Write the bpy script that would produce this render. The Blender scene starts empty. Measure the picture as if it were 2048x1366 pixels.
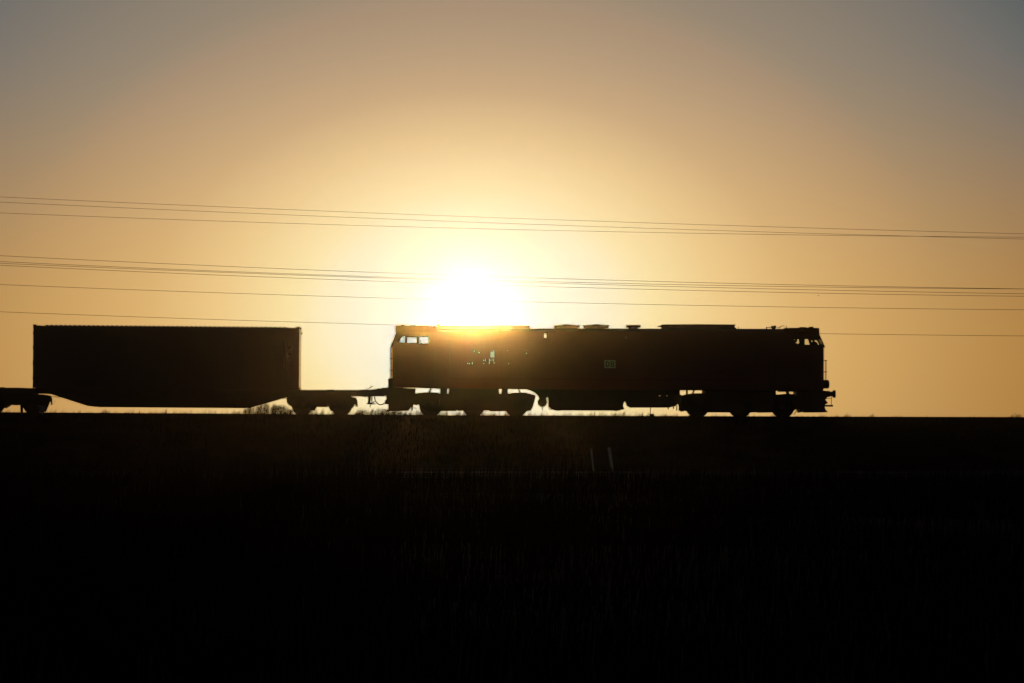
import bpy, bmesh, math, random
from mathutils import Vector, Matrix
from mathutils.geometry import tessellate_polygon

random.seed(7)
S = bpy.context.scene
C = S.collection
PI = math.pi

# ------------------------------------------------------------------ camera
FOCAL = 200.0
K = 36.0 / (2048.0 * FOCAL)          # tangent of one photo pixel
EYE = 1.7                            # camera height above the field
HORIZON = 872.0                      # row of the true horizon in the photo
cam = bpy.data.cameras.new('camera')
cam.lens = FOCAL
cam.sensor_width = 36.0
cam.shift_y = (HORIZON - 683.0) / 2048.0
cam.clip_start = 0.5
cam.clip_end = 5000
co = bpy.data.objects.new('camera', cam)
co.location = (0, 0, EYE)
co.rotation_euler = (math.radians(90), 0, 0)
C.objects.link(co)
S.camera = co

# ------------------------------------------------------------------ sun, sky, exposure
EXPOSURE = -4.0
GAIN = 2.0 ** (-EXPOSURE)
SUN_PX, SUN_PY = 944.0, 637.0
SUN_AZ = math.atan((SUN_PX - 1024) * K)          # seen from above, clockwise from +Y
SUN_EL = math.atan((HORIZON - SUN_PY) * K)
S.view_settings.view_transform = 'Standard'
S.view_settings.look = 'None'
S.view_settings.gamma = 1.0
S.view_settings.exposure = EXPOSURE
S.view_settings.use_curve_mapping = False
S.render.dither_intensity = 1.0
S.cycles.use_denoising = True
S.cycles.use_adaptive_sampling = False
S.cycles.max_bounces = 6
S.cycles.volume_bounces = 0
S.cycles.transparent_max_bounces = 24
S.cycles.sample_clamp_indirect = 0

sun = bpy.data.lights.new('sun', 'SUN')
sun.energy = 3.0
sun.angle = math.radians(0.5)
sun.color = (1.0, 0.50, 0.115)
so = bpy.data.objects.new('sun', sun)
sd = Vector((math.sin(SUN_AZ) * math.cos(SUN_EL), math.cos(SUN_AZ) * math.cos(SUN_EL), math.sin(SUN_EL)))
so.rotation_euler = sd.to_track_quat('Z', 'Y').to_euler()
so.location = (0, 300, 60)
C.objects.link(so)

world = bpy.data.worlds.new('World')
S.world = world
world.use_nodes = True
nt = world.node_tree
nt.nodes.clear()
def N(t, **kw):
    n = nt.nodes.new(t)
    for k_, v in kw.items():
        setattr(n, k_, v)
    return n
def L(a, b):
    nt.links.new(a, b)
def math_node(op, a, b=None, clamp=False):
    n = N('ShaderNodeMath', operation=op, use_clamp=clamp)
    for i, v in enumerate((a, b)):
        if v is None:
            continue
        if isinstance(v, (int, float)):
            n.inputs[i].default_value = v
        else:
            L(v, n.inputs[i])
    return n.outputs[0]
sky = N('ShaderNodeTexSky', sky_type='NISHITA')
sky.sun_disc = False
sky.sun_elevation = SUN_EL
sky.sun_rotation = SUN_AZ
sky.air_density = 1.0
sky.dust_density = 3.0
sky.ozone_density = 1.0
bg_sky = N('ShaderNodeBackground')
bg_sky.inputs[1].default_value = 0.008
L(sky.outputs[0], bg_sky.inputs[0])
# the dusty air round the low sun: brightness by angular distance from the sun, colour by height
tc = N('ShaderNodeTexCoord')
sep = N('ShaderNodeSeparateXYZ')
L(tc.outputs['Generated'], sep.inputs[0])
az = math_node('ARCTAN2', sep.outputs[0], sep.outputs[1])
el = math_node('ARCSINE', sep.outputs[2])
dx = math_node('DIVIDE', math_node('SUBTRACT', az, SUN_AZ), K)
dy = math_node('DIVIDE', math_node('SUBTRACT', el, SUN_EL), K / 1.4)
r = math_node('SQRT', math_node('ADD', math_node('MULTIPLY', dx, dx), math_node('MULTIPLY', dy, dy)))
RMAX = 4000.0
fac = math_node('DIVIDE', r, RMAX, clamp=True)
AIR, AIR_W = 15.0, 45.0              # what the forward scattering haze adds to the sky at the sun, and its width
def ramp(stops, stretch):
    # the sky behind the haze: the seen colour less the light the lit haze adds in front of it
    new_stops = []
    for p, c in stops:
        a = AIR * (1 + (p / stretch / AIR_W) ** 2) ** -1.5
        new_stops.append((p, tuple(max(.25 * q, q - a * w) for q, w in zip(c, sun.color))))
    stops = new_stops
    n = N('ShaderNodeValToRGB')
    cr = n.color_ramp
    cr.interpolation = 'LINEAR'
    while len(cr.elements) > 1:
        cr.elements.remove(cr.elements[-1])
    for i, (p, c) in enumerate(stops):
        e = cr.elements[0] if i == 0 else cr.elements.new(p / RMAX)
        e.position = p / RMAX
        e.color = (*c, 1)
    L(fac, n.inputs[0])
    return n.outputs[0]
low = ramp([(0, (1.3, 1.25, 1.05)), (60, (1.12, 1.08, .97)), (105, (1.04, 1.0, .88)), (185, (1.0, .94, .72)), (295, (.98, .84, .53)),
            (357, (.96, .77, .38)), (500, (.86, .59, .245)), (640, (.74, .46, .165)), (767, (.65, .38, .125)),
            (943, (.527, .296, .091)), (1111, (.445, .231, .062)), (1500, (.30, .15, .045)), (2400, (.12, .065, .03)), (4000, (.02, .016, .014))], 1.05)
high = ramp([(0, (1.3, 1.25, 1.05)), (60, (1.12, 1.08, .97)), (105, (1.04, 1.0, .88)), (185, (1.0, .94, .72)), (295, (.98, .84, .57)),
             (404, (.93, .71, .40)), (500, (.78, .56, .30)), (638, (.56, .385, .225)), (760, (.46, .325, .20)), (875, (.385, .275, .18)),
             (970, (.295, .237, .17)), (1130, (.23, .197, .155)), (1282, (.168, .16, .145)), (1410, (.108, .124, .122)), (2000, (.05, .06, .07)), (4000, (.012, .015, .02))], 1.3)
hm = N('ShaderNodeMapRange', interpolation_type='SMOOTHSTEP')
L(el, hm.inputs[0])
hm.inputs[1].default_value = 150 * K
hm.inputs[2].default_value = 800 * K
mx = N('ShaderNodeMix', data_type='RGBA')
L(hm.outputs[0], mx.inputs[0])
L(low, mx.inputs[6])
L(high, mx.inputs[7])
bg_glow = N('ShaderNodeBackground')
bg_glow.inputs[1].default_value = GAIN * 1.0
L(mx.outputs[2], bg_glow.inputs[0])
add = N('ShaderNodeAddShader')
L(bg_sky.outputs[0], add.inputs[0])
L(bg_glow.outputs[0], add.inputs[1])
out = N('ShaderNodeOutputWorld')
L(add.outputs[0], out.inputs[0])
world.cycles.sampling_method = 'MANUAL'
world.cycles.sample_map_resolution = 2048

# ------------------------------------------------------------------ materials
def material(name, col, rough=.6, metal=0.0, noise=.0, scale=6.0, spec=.5, coat=0.0):
    m = bpy.data.materials.new(name)
    m.use_nodes = True
    t = m.node_tree
    b = t.nodes['Principled BSDF']
    b.inputs['Roughness'].default_value = rough
    b.inputs['Metallic'].default_value = metal
    b.inputs['Specular IOR Level'].default_value = spec
    b.inputs['Coat Weight'].default_value = coat
    b.inputs['Coat Roughness'].default_value = .08
    b.inputs['Base Color'].default_value = (*col, 1)
    if noise:
        g = t.nodes.new('ShaderNodeNewGeometry')
        nz = t.nodes.new('ShaderNodeTexNoise')
        nz.inputs['Scale'].default_value = scale
        nz.inputs['Detail'].default_value = 6
        t.links.new(g.outputs['Position'], nz.inputs['Vector'])
        r_ = t.nodes.new('ShaderNodeMapRange')
        r_.inputs[1].default_value = .3
        r_.inputs[2].default_value = .7
        r_.inputs[3].default_value = 1 - noise
        r_.inputs[4].default_value = 1 + noise
        t.links.new(nz.outputs['Fac'], r_.inputs[0])
        mu = t.nodes.new('ShaderNodeVectorMath')
        mu.operation = 'SCALE'
        mu.inputs[0].default_value = col
        t.links.new(r_.outputs[0], mu.inputs['Scale'])
        t.links.new(mu.outputs[0], b.inputs['Base Color'])
        bp = t.nodes.new('ShaderNodeBump')
        bp.inputs['Strength'].default_value = .15
        bp.inputs['Distance'].default_value = .01
        t.links.new(nz.outputs['Fac'], bp.inputs['Height'])
        t.links.new(bp.outputs[0], b.inputs['Normal'])
    return m
def leaf_material(name, col, trans):
    m = bpy.data.materials.new(name)
    m.use_nodes = True
    t = m.node_tree
    t.nodes.clear()
    o = t.nodes.new('ShaderNodeOutputMaterial')
    d = t.nodes.new('ShaderNodeBsdfDiffuse')
    tr = t.nodes.new('ShaderNodeBsdfTranslucent')
    g = t.nodes.new('ShaderNodeNewGeometry')
    nz = t.nodes.new('ShaderNodeTexNoise')
    nz.inputs['Scale'].default_value = 2.5
    t.links.new(g.outputs['Position'], nz.inputs['Vector'])
    mr = t.nodes.new('ShaderNodeMapRange')
    mr.inputs[3].default_value = .6
    mr.inputs[4].default_value = 1.4
    t.links.new(nz.outputs['Fac'], mr.inputs[0])
    for s_, c_ in ((d, col), (tr, trans)):
        mu = t.nodes.new('ShaderNodeVectorMath')
        mu.operation = 'SCALE'
        mu.inputs[0].default_value = c_
        t.links.new(mr.outputs[0], mu.inputs['Scale'])
        t.links.new(mu.outputs[0], s_.inputs[0])
    a = t.nodes.new('ShaderNodeAddShader')
    t.links.new(d.outputs[0], a.inputs[0])
    t.links.new(tr.outputs[0], a.inputs[1])
    t.links.new(a.outputs[0], o.inputs[0])
    return m
def glass_material(name):
    m = bpy.data.materials.new(name)
    m.use_nodes = True
    t = m.node_tree
    t.nodes.clear()
    o = t.nodes.new('ShaderNodeOutputMaterial')
    tr = t.nodes.new('ShaderNodeBsdfTransparent')
    tr.inputs[0].default_value = (.985, .985, .975, 1)
    gl = t.nodes.new('ShaderNodeBsdfGlossy')
    gl.inputs['Roughness'].default_value = .03
    fr = t.nodes.new('ShaderNodeFresnel')
    fr.inputs[0].default_value = 1.45
    mxs = t.nodes.new('ShaderNodeMixShader')
    t.links.new(fr.outputs[0], mxs.inputs[0])
    t.links.new(tr.outputs[0], mxs.inputs[1])
    t.links.new(gl.outputs[0], mxs.inputs[2])
    t.links.new(mxs.outputs[0], o.inputs[0])
    return m

RED = material('traffic_red_paint', (.14, .010, .008), .38, 0, .12, 1.2, coat=.3)
ROOFRED = material('matt_roof_red', (.10, .010, .009), .8, 0, .15, 2.0, spec=.15)
NOSERED = material('glossy_nose_paint', (.12, .011, .009), .15, 0, .0, 2.0, coat=1.0)
ROOFGREY = material('roof_grey_paint', (.045, .045, .045), .6, 0, .25, 2.0)
FRAME = material('black_underframe', (.02, .019, .018), .6, 0, .35, 5.0)
STEEL = material('wheel_steel', (.10, .085, .075), .45, .8, .3, 6.0)
WHITE = material('white_paint', (.42, .42, .42), .5, 0, .08, 8.0)
DARKRED = material('logo_red', (.12, .006, .006), .5)
GLASS = glass_material('window_glass')
RUBBER = material('rubber', (.015, .015, .016), .7)
SEATM = material('seat_cloth', (.03, .03, .035), .9)
BOX = material('container_paint', (.032, .014, .010), .22, 0, .2, 1.5, coat=.6)
BOXMARK = material('faded_white_marks', (.16, .15, .14), .7)
WAGON = material('wagon_brown_paint', (.025, .018, .016), .6, 0, .3, 4.0)
GALV = material('galvanised_steel', (.09, .09, .09), .5, .4, .2, 6.0)
SIGNBACK = material('sign_blue_grey', (.16, .19, .25), .55, 0, .15, 9.0)
PLASTIC = material('white_plastic_post', (.62, .63, .62), .6, 0, .15, 9.0)
WIRE = material('aluminium_wire', (.05, .05, .05), .6, .3)
ASPHALT = material('asphalt', (.045, .045, .047), .95, 0, .25, 3.0, spec=.1)
PAINT = material('worn_road_paint', (.42, .42, .40), .8, 0, .35, 2.0)
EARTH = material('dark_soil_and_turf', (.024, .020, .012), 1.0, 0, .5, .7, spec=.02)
BALLAST = material('ballast_stone', (.07, .06, .055), 1.0, 0, .5, 12.0, spec=.05)
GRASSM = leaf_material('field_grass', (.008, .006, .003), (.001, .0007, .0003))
DRYM = leaf_material('dry_bank_grass', (.06, .045, .02), (.11, .055, .014))
SHRUBM = leaf_material('shrub_leaf', (.045, .04, .016), (.07, .035, .008))
BARK = material('dark_stems', (.04, .03, .02), .9, 0, .3, 9.0)
FEATHER = material('dark_feathers', (.05, .035, .03), .8)

# ------------------------------------------------------------------ builders
def P(px, py, Y):
    return Vector(((px - 1024) * K * Y, Y, EYE + (HORIZON - py) * K * Y))
def M(n, Y):                       # metres spanned by n photo pixels at distance Y
    return n * K * Y
def obj(name, bm, mat, parent=None, smooth=False):
    me = bpy.data.meshes.new(name)
    bm.to_mesh(me)
    bm.free()
    me.materials.append(mat)
    if smooth:
        for p in me.polygons:
            p.use_smooth = True
    o = bpy.data.objects.new(name, me)
    C.objects.link(o)
    if parent is not None:
        o.parent = parent
        if parent.type == 'EMPTY':
            o.matrix_parent_inverse = Matrix.Translation(-parent.location)
    return o
def tag(o, label, cat, group=None, kind=None):
    o['label'] = label
    o['category'] = cat
    if group:
        o['group'] = group
    if kind:
        o['kind'] = kind
    return o
def thing(name, label, cat, loc, group=None):
    o = bpy.data.objects.new(name, None)
    o.empty_display_size = .3
    o.location = loc
    C.objects.link(o)
    return tag(o, label, cat, group)
def struct(name, bm, mat, label=None, kind='structure'):
    o = obj(name, bm, mat)
    o['kind'] = kind
    if label:
        o['label'] = label
    return o
def new():
    return bmesh.new()
def slab(bm, outline, y0, y1, ref=None, holes=()):
    """A plate whose side view is the outline (photo pixels at distance ref), from depth y0 to y1."""
    ref = ref or y0
    loops = [list(outline)] + [list(h) for h in holes]
    flat = [p for l in loops for p in l]
    tris = tessellate_polygon([[Vector((p[0], -p[1], 0)) for p in l] for l in loops])
    a, b = [], []
    for p in flat:
        v = P(p[0], p[1], ref)
        a.append(bm.verts.new((v.x, y0, v.z)))
        b.append(bm.verts.new((v.x, y1, v.z)))
    for t in tris:
        if len(set(t)) < 3:
            continue
        try:
            bm.faces.new([a[i] for i in t])
            bm.faces.new([b[i] for i in reversed(t)])
        except ValueError:
            pass
    s = 0
    for l in loops:
        n = len(l)
        for i in range(n):
            j = (i + 1) % n
            bm.faces.new([a[s + i], a[s + j], b[s + j], b[s + i]])
        s += n
    return bm
def fix(bm):
    bmesh.ops.recalc_face_normals(bm, faces=bm.faces)
    return bm
def rect(x0, y0, x1, y1):
    return [(x0, y0), (x1, y0), (x1, y1), (x0, y1)]
def rim(bm, outline, y0, y1, ref):
    """The outline swept across the width: a hollow skin without its two sides."""
    a, b = [], []
    for p in outline:
        v = P(p[0], p[1], ref)
        a.append(bm.verts.new((v.x, y0, v.z)))
        b.append(bm.verts.new((v.x, y1, v.z)))
    n = len(outline)
    for i in range(n):
        j = (i + 1) % n
        bm.faces.new([a[i], a[j], b[j], b[i]])
    return bm
def shell(bm, outline, holes, y0, y1, t, ref):
    slab(bm, outline, y0, y0 + t, ref, holes)
    slab(bm, outline, y1 - t, y1, ref, holes)
    rim(bm, outline, y0 + t, y1 - t, ref)
    return bm
def tube(bm, pts, rad, seg=6, cap=True):
    rings = []
    n = len(pts)
    for i, p in enumerate(pts):
        p = Vector(p)
        d = (Vector(pts[min(i + 1, n - 1)]) - Vector(pts[max(i - 1, 0)])).normalized()
        up = Vector((0, 0, 1)) if abs(d.z) < .9 else Vector((0, 1, 0))
        u = d.cross(up).normalized()
        w = u.cross(d)
        rr = rad[i] if isinstance(rad, (list, tuple)) else rad
        rings.append([bm.verts.new(p + u * math.cos(2 * PI * k / seg) * rr + w * math.sin(2 * PI * k / seg) * rr) for k in range(seg)])
    for i in range(n - 1):
        for k in range(seg):
            bm.faces.new([rings[i][k], rings[i][(k + 1) % seg], rings[i + 1][(k + 1) % seg], rings[i + 1][k]])
    if cap:
        bm.faces.new(rings[0])
        bm.faces.new(list(reversed(rings[-1])))
    return bm
def lathe(bm, centre, axis, prof, seg=32):
    """prof: (distance along the axis, radius) pairs."""
    axis = Vector(axis).normalized()
    u = axis.orthogonal().normalized()
    w = axis.cross(u)
    rings = []
    for d, rr in prof:
        c = Vector(centre) + axis * d
        rings.append([bm.verts.new(c + (u * math.cos(2 * PI * k / seg) + w * math.sin(2 * PI * k / seg)) * rr) for k in range(seg)])
    for i in range(len(rings) - 1):
        for k in range(seg):
            bm.faces.new([rings[i][k], rings[i][(k + 1) % seg], rings[i + 1][(k + 1) % seg], rings[i + 1][k]])
    bm.faces.new(rings[0])
    bm.faces.new(list(reversed(rings[-1])))
    return bm
def box3(bm, x0, x1, y0, y1, z0, z1):
    v = [bm.verts.new(p) for p in ((x0, y0, z0), (x1, y0, z0), (x1, y1, z0), (x0, y1, z0), (x0, y0, z1), (x1, y0, z1), (x1, y1, z1), (x0, y1, z1))]
    for f in ((0, 3, 2, 1), (4, 5, 6, 7), (0, 1, 5, 4), (1, 2, 6, 5), (2, 3, 7, 6), (3, 0, 4, 7)):
        bm.faces.new([v[i] for i in f])
    return bm
def interp(tab, x):
    if x <= tab[0][0]:
        a, b = tab[0], tab[1]
    elif x >= tab[-1][0]:
        a, b = tab[-2], tab[-1]
    else:
        for a, b in zip(tab, tab[1:]):
            if a[0] <= x <= b[0]:
                break
    return a[1] + (b[1] - a[1]) * (x - a[0]) / (b[0] - a[0])

# ------------------------------------------------------------------ ground
CREST = [(-400, 821.5), (0, 824.2), (620, 828.2), (850, 829.8), (1250, 831.6), (1650, 833), (2048, 834), (2500, 834.8)]
Y_LIP, Y_TRACK = 258.6, 261.5
def lip_z(x):
    px = x / (K * Y_LIP) + 1024
    px = max(-700, min(2800, px))
    return EYE + (HORIZON - interp(CREST, px)) * K * Y_LIP
def ground_z(x, y):
    n = .06 * math.sin(x * .31 + y * .17) + .05 * math.sin(x * .11 - y * .23 + 1.3)
    c = lip_z(x)
    if y < 232:
        return n
    if y < 236.6:
        return n * (236.6 - y) / 4.6 - .06 * (y - 232) / 4.6
    if y < 244:
        return -.06 + .035 * (y - 236.6)
    if y < 249:
        return .199 + .1 * (y - 244) / 5
    if y < Y_LIP:
        t = (y - 249) / (Y_LIP - 249)
        return .3 + (c - .3) * (t ** .9)
    if y < 259.1:
        return c
    if y < 259.6:
        return c - .16
    if y < 263.6:
        return c - .16
    if y < 266.5:
        return c - .03 - .05 * (y - 263.6)
    t = min(1, (y - 266.5) / 9)
    return (c - .18) * (1 - t) + (-.6) * t + n * t
bm = new()
ys = [-90, -40, 0] + list(range(10, 232, 6)) + [232, 234, 236.6, 238, 240, 242, 244, 246.5, 249, 250.5, 252, 253.5, 255, 256.2, 257.2, 258, Y_LIP, 259.09, 259.2, 261.5, 263.5, 263.7, 265, 266.5, 269, 272, 276, 285, 298]
xs = [-390, -300, -220, -150, -100, -70] + [i * .8 for i in range(-62, 63)] + [70, 100, 150, 220, 300, 390]
grid = [[bm.verts.new((x, y, ground_z(x, y))) for x in xs] for y in ys]
for j in range(len(ys) - 1):
    for i in range(len(xs) - 1):
        bm.faces.new([grid[j][i], grid[j][i + 1], grid[j + 1][i + 1], grid[j + 1][i]])
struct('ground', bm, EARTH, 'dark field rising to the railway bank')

def strip(bm, x0, x1, y0, y1, lift, step=2.0):
    n = max(1, int((x1 - x0) / step))
    prev = None
    for i in range(n + 1):
        x = x0 + (x1 - x0) * i / n
        cur = [bm.verts.new((x, y, ground_z(x, y) + lift)) for y in (y0, y1)]
        if prev:
            bm.faces.new([prev[0], cur[0], cur[1], prev[1]])
        prev = cur
    return bm
struct('road', strip(new(), -389, 389, 236.65, 243.9, .004), ASPHALT, 'narrow asphalt road below the railway bank')
bm = new()
for x0, x1, y in ((735, 1185, 242.6), (1185, 1300, 242.6), (1680, 1830, 242.6)):
    strip(bm, M(x0 - 1024, 242), M(x1 - 1024, 242), 242.5, 242.75, .008)
for x0, x1, y in ((790, 1170, 237.2), (1700, 1760, 237.2)):
    strip(bm, M(x0 - 1024, 237), M(x1 - 1024, 237), 237.1, 237.3, .008)
struct('road_marking', bm, PAINT, 'worn white edge lines on the road')
struct('ballast_bed', strip(new(), -389, 389, 259.25, 263.45, .02, 1.2), BALLAST, 'stone ballast under the rails')
for yy in (Y_TRACK - .7175, Y_TRACK + .7175):
    bm = new()
    prof = [(-.065, 0), (.065, 0), (.065, .012), (.012, .03), (.012, .10), (.036, .115), (.036, .15), (-.036, .15), (-.036, .115), (-.012, .10), (-.012, .03), (-.065, .012)]
    prev = None
    for i in range(0, 131):
        x = -130 + i * 2.0
        z = ground_z(x, 261.5) + .02
        cur = [bm.verts.new((x, yy + a, z + b - .06)) for a, b in prof]
        if prev:
            for k in range(len(prof)):
                bm.faces.new([prev[k], prev[(k + 1) % 12], cur[(k + 1) % 12], cur[k]])
        prev = cur
    o = struct('rail', fix(bm), STEEL)

# ------------------------------------------------------------------ power lines (behind the train)
WX = (0, 300, 400, 700, 1000, 1300, 1400, 1700, 1748, 2048)
WIRES = [
    ('topmost thin power line of all, crossing high over the train', 270, (393.5, 407.7, 412, 424, 435.5, 445.7, 449, 458.3, 459.7, 467.6)),
    ('second power line from the top, close below the topmost one', 271.5, (404.3, 418, 422, 434.7, 446.3, 456.6, 460.2, 468.7, 470.5, 478)),
    ('lowest wire of the upper three, meeting its neighbour at the right edge', 273, (425.3, 437.3, 441.5, 450.3, 458.3, 464.7, 466.6, 471.2, 471.6, 474.5)),
    ('top wire of the dense middle bundle of four power lines', 276, (511.3, 526, 530.4, 542.7, 553.5, 562.2, 565.3, 572, 573.3, 577.5)),
    ('second wire of the middle bundle, touching the top wire at the right edge', 277.5, (522.5, 536.5, 541.3, 552.5, 560.5, 567.7, 569.6, 574.6, 575.4, 578.3)),
    ('third wire of the middle bundle, merging with the second left of the sun', 279, (527.5, 538.5, 542.5, 552.7, 563.5, 572.3, 575.2, 581.5, 582.5, 586.7)),
    ('bottom wire of the middle bundle of four power lines', 280.5, (530.5, 544.3, 548.7, 560.3, 570.3, 578.6, 581.4, 587.5, 588.3, 592.5)),
    ('single power line between the middle bundle and the train roofs', 283, (569.2, 580.4, 584.4, 593.7, 602.2, 609.3, 611, 615.4, 616.5, 619.5)),
    ('lowest power line, disappearing behind the locomotive roof', 286, (623.2, 634.5, 638.5, 647.7, 655.0, 661.0, 662.9, 668.2, 669.3, 671.8)),
]
def quadfit(xs_, ys_):
    s = [sum(x ** k for x in xs_) for k in range(5)]
    t = [sum(y * x ** k for x, y in zip(xs_, ys_)) for k in range(3)]
    A = Matrix(((s[0], s[1], s[2]), (s[1], s[2], s[3]), (s[2], s[3], s[4])))
    return A.inverted() @ Vector(t)
for label, Y, row in WIRES:
    q = quadfit([x / 1000 for x in WX], row)
    bm = new()
    pts = []
    for i in range(0, 60):
        px = -420 + i * 50
        u = px / 1000
        pts.append(P(px, q[0] + q[1] * u + q[2] * u * u, Y))
    tube(bm, pts, .009 if Y < 275 else .0108, 6)
    tag(obj('power_line', fix(bm), WIRE, None, True), label, 'power line', 'power lines crossing behind the train')

# ------------------------------------------------------------------ locomotive
YN, YF = 260.0, 263.0
loco = thing('locomotive', 'long red diesel locomotive with two cabs hauling the container wagon', 'locomotive', P(1216, 834, Y_TRACK))
def lp(name, bm, mat, parent=None, smooth=False):
    return obj(name, fix(bm), mat, parent or loco, smooth)
HOLES = []
for x in (981.4, 983.4, 985.3, 987.2):
    HOLES.append(rect(x, 701.5, x + .75, 714.5))
for x in (981.6, 984, 986.6, 989.2):
    HOLES.append(rect(x, 698.4, x + 1.3, 700.2))
HOLES += [rect(934.8, 707, 935.7, 714.5), rect(939.8, 712, 940.6, 716), rect(932.5, 698.8, 936.2, 699.8), rect(938, 698, 938.8, 700),
          rect(947.2, 698.6, 948.6, 703), rect(956.3, 698.3, 958.8, 700.2), rect(956.8, 702.4, 958.6, 706),
          rect(934, 724, 935.4, 728), rect(937.3, 725, 938.9, 728), rect(943.5, 723.2, 945, 728),
          rect(966.6, 718, 967.7, 722), rect(970, 716.2, 971, 722.4), rect(966.5, 725, 968, 727), rect(978, 716.8, 978.9, 727.6),
          rect(980.2, 718.5, 982.5, 720.5), rect(986, 716.6, 987.2, 722), rect(987.6, 723.8, 988.6, 726),
          rect(1010.2, 699, 1012, 700), rect(1013.4, 699, 1015.3, 701), rect(1052, 699.4, 1055, 701), rect(1056.2, 699.2, 1057, 701.2),
          rect(1052.2, 703.8, 1054, 707.3), rect(1017, 725.5, 1018, 727.4), rect(1051.6, 723, 1053.8, 724.2)]
GRILLE_HOLES = HOLES
GR = rect(924, 694.5, 1066, 731)
HOLES = [GR]
HOLES += [rect(1088.8, 665.2, 1093, 675.4), rect(1094.8, 666, 1095.4, 674.5), rect(1097.2, 666, 1097.9, 674.5),
          [(1251, 671.8), (1258, 673.4), (1260.5, 674.6), (1251.5, 675)]]
# engine room sides with their ventilation openings
bm = new()
body = [(872, 662), (1572, 662), (1572, 781), (1480, 780.6), (1360, 780), (1200, 779), (1079, 778.2), (872, 776.8)]
shell(bm, body, HOLES, YN, YF, .06, YN)
lp('engine_hood', bm, RED)
for y0 in (YN + .006, YF - .05):
    lp('ventilation_grille', slab(new(), rect(923.5, 694, 1066.5, 731.5), y0 + (.06 if y0 < 261 else -.06), y0 + (.10 if y0 < 261 else -.02), YN, GRILLE_HOLES), RED)
bm = new()                          # curved roof
sec = [(0, 662), (.12, 659.2), (.45, 657), (.9, 656.2), (2.1, 656.2), (2.55, 657), (2.88, 659.2), (3.0, 662)]
prev = None
for px in (872, 1059, 1330, 1572):
    cur = [bm.verts.new((M(px - 1024, YN), YN + d, P(0, y, YN).z - .003 + M(-(px - 1216) * .0022 + .2, YN))) for d, y in sec]
    if prev:
        for k in range(len(sec) - 1):
            bm.faces.new([prev[k], cur[k], cur[k + 1], prev[k + 1]])
    prev = cur
lp('roof', bm, ROOFGREY)
def housing(name, outline, y0=YN + .35, y1=YF - .35, mat=ROOFGREY):
    return lp(name, slab(new(), outline, y0, y1, YN), mat)
housing('roof_hatch', [(873, 657), (873, 647.2), (878, 647.2), (879, 649.6), (960, 650), (1059, 650.6), (1060, 651.5), (1060, 657)])
housing('silencer_housing', [(1325, 658), (1325, 652), (1318, 652), (1317.5, 651.2), (1322, 650.6), (1324.5, 648.4), (1398, 648.0), (1472, 648.6), (1470.3, 652), (1470, 654.5), (1473, 655.3), (1473, 658)])
for x in (1133.5, 1192):            # two round fan cowls
    bm = new()
    c = P(x, 656.5, 261.5)
    kk = M(1, 261.5)
    lathe(bm, c, (0, 0, 1), [(0, 24.8 * kk), (2.2 * kk, 25 * kk), (3 * kk, 26.6 * kk), (5.2 * kk, 26.6 * kk), (6.3 * kk, 25.5 * kk), (7.1 * kk, 8 * kk), (8.0 * kk, 5 * kk), (8.3 * kk, 2 * kk)], 40)
    lp('fan_cowl', bm, ROOFGREY, None, False)
bm = new()
slab(bm, rect(1257.7, 653.8, 1277, 658), 261.0, 262.0, YN)
slab(bm, [(1253.6, 649.6), (1255, 648.9), (1281.5, 648.9), (1282.2, 649.6), (1282.2, 653.9), (1253.6, 653.9)], 260.9, 262.1, YN)
lp('exhaust_vent', bm, ROOFGREY)
bm = new()                          # aerial gear before the leading cab
slab(bm, rect(1534.6, 652.6, 1536.4, 658), 261.2, 261.35, YN)
slab(bm, rect(1536.4, 653.3, 1546, 654.6), 261.2, 261.35, YN)
slab(bm, [(1544, 652), (1546.5, 650.4), (1549, 651.4), (1551, 649.8), (1554.6, 651), (1555.2, 654), (1552, 657.6), (1547, 657)], 261.1, 261.5, YN)
tube(bm, [P(1554, 655, 261.4), P(1561, 653.4, 261.4), P(1567, 650.6, 261.4), P(1568, 653.5, 261.4), P(1568, 657, 261.4)], .012)
tube(bm, [P(1556, 657, 261.4), P(1563, 653.4, 261.4)], .012)
lp('roof_aerial', bm, FRAME)
for xx, y0, y1, rr in ((1572.4, 651.8, 657, .02), (1477.2, 653.6, 658, .015), (859.5, 649, 654, .012)):
    lp('antenna', tube(new(), [P(xx, y0, 261.4), P(xx, y1, 261.4)], rr), FRAME)
bm = new()
tube(bm, [P(864, 648.6, 261.4), P(868, 649.6, 261.4), P(872.5, 652, 261.4)], .012)
tube(bm, [P(866, 654, 261.4), P(870, 651.4, 261.4)], .012)
lp('roof_aerial', bm, FRAME)

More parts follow.
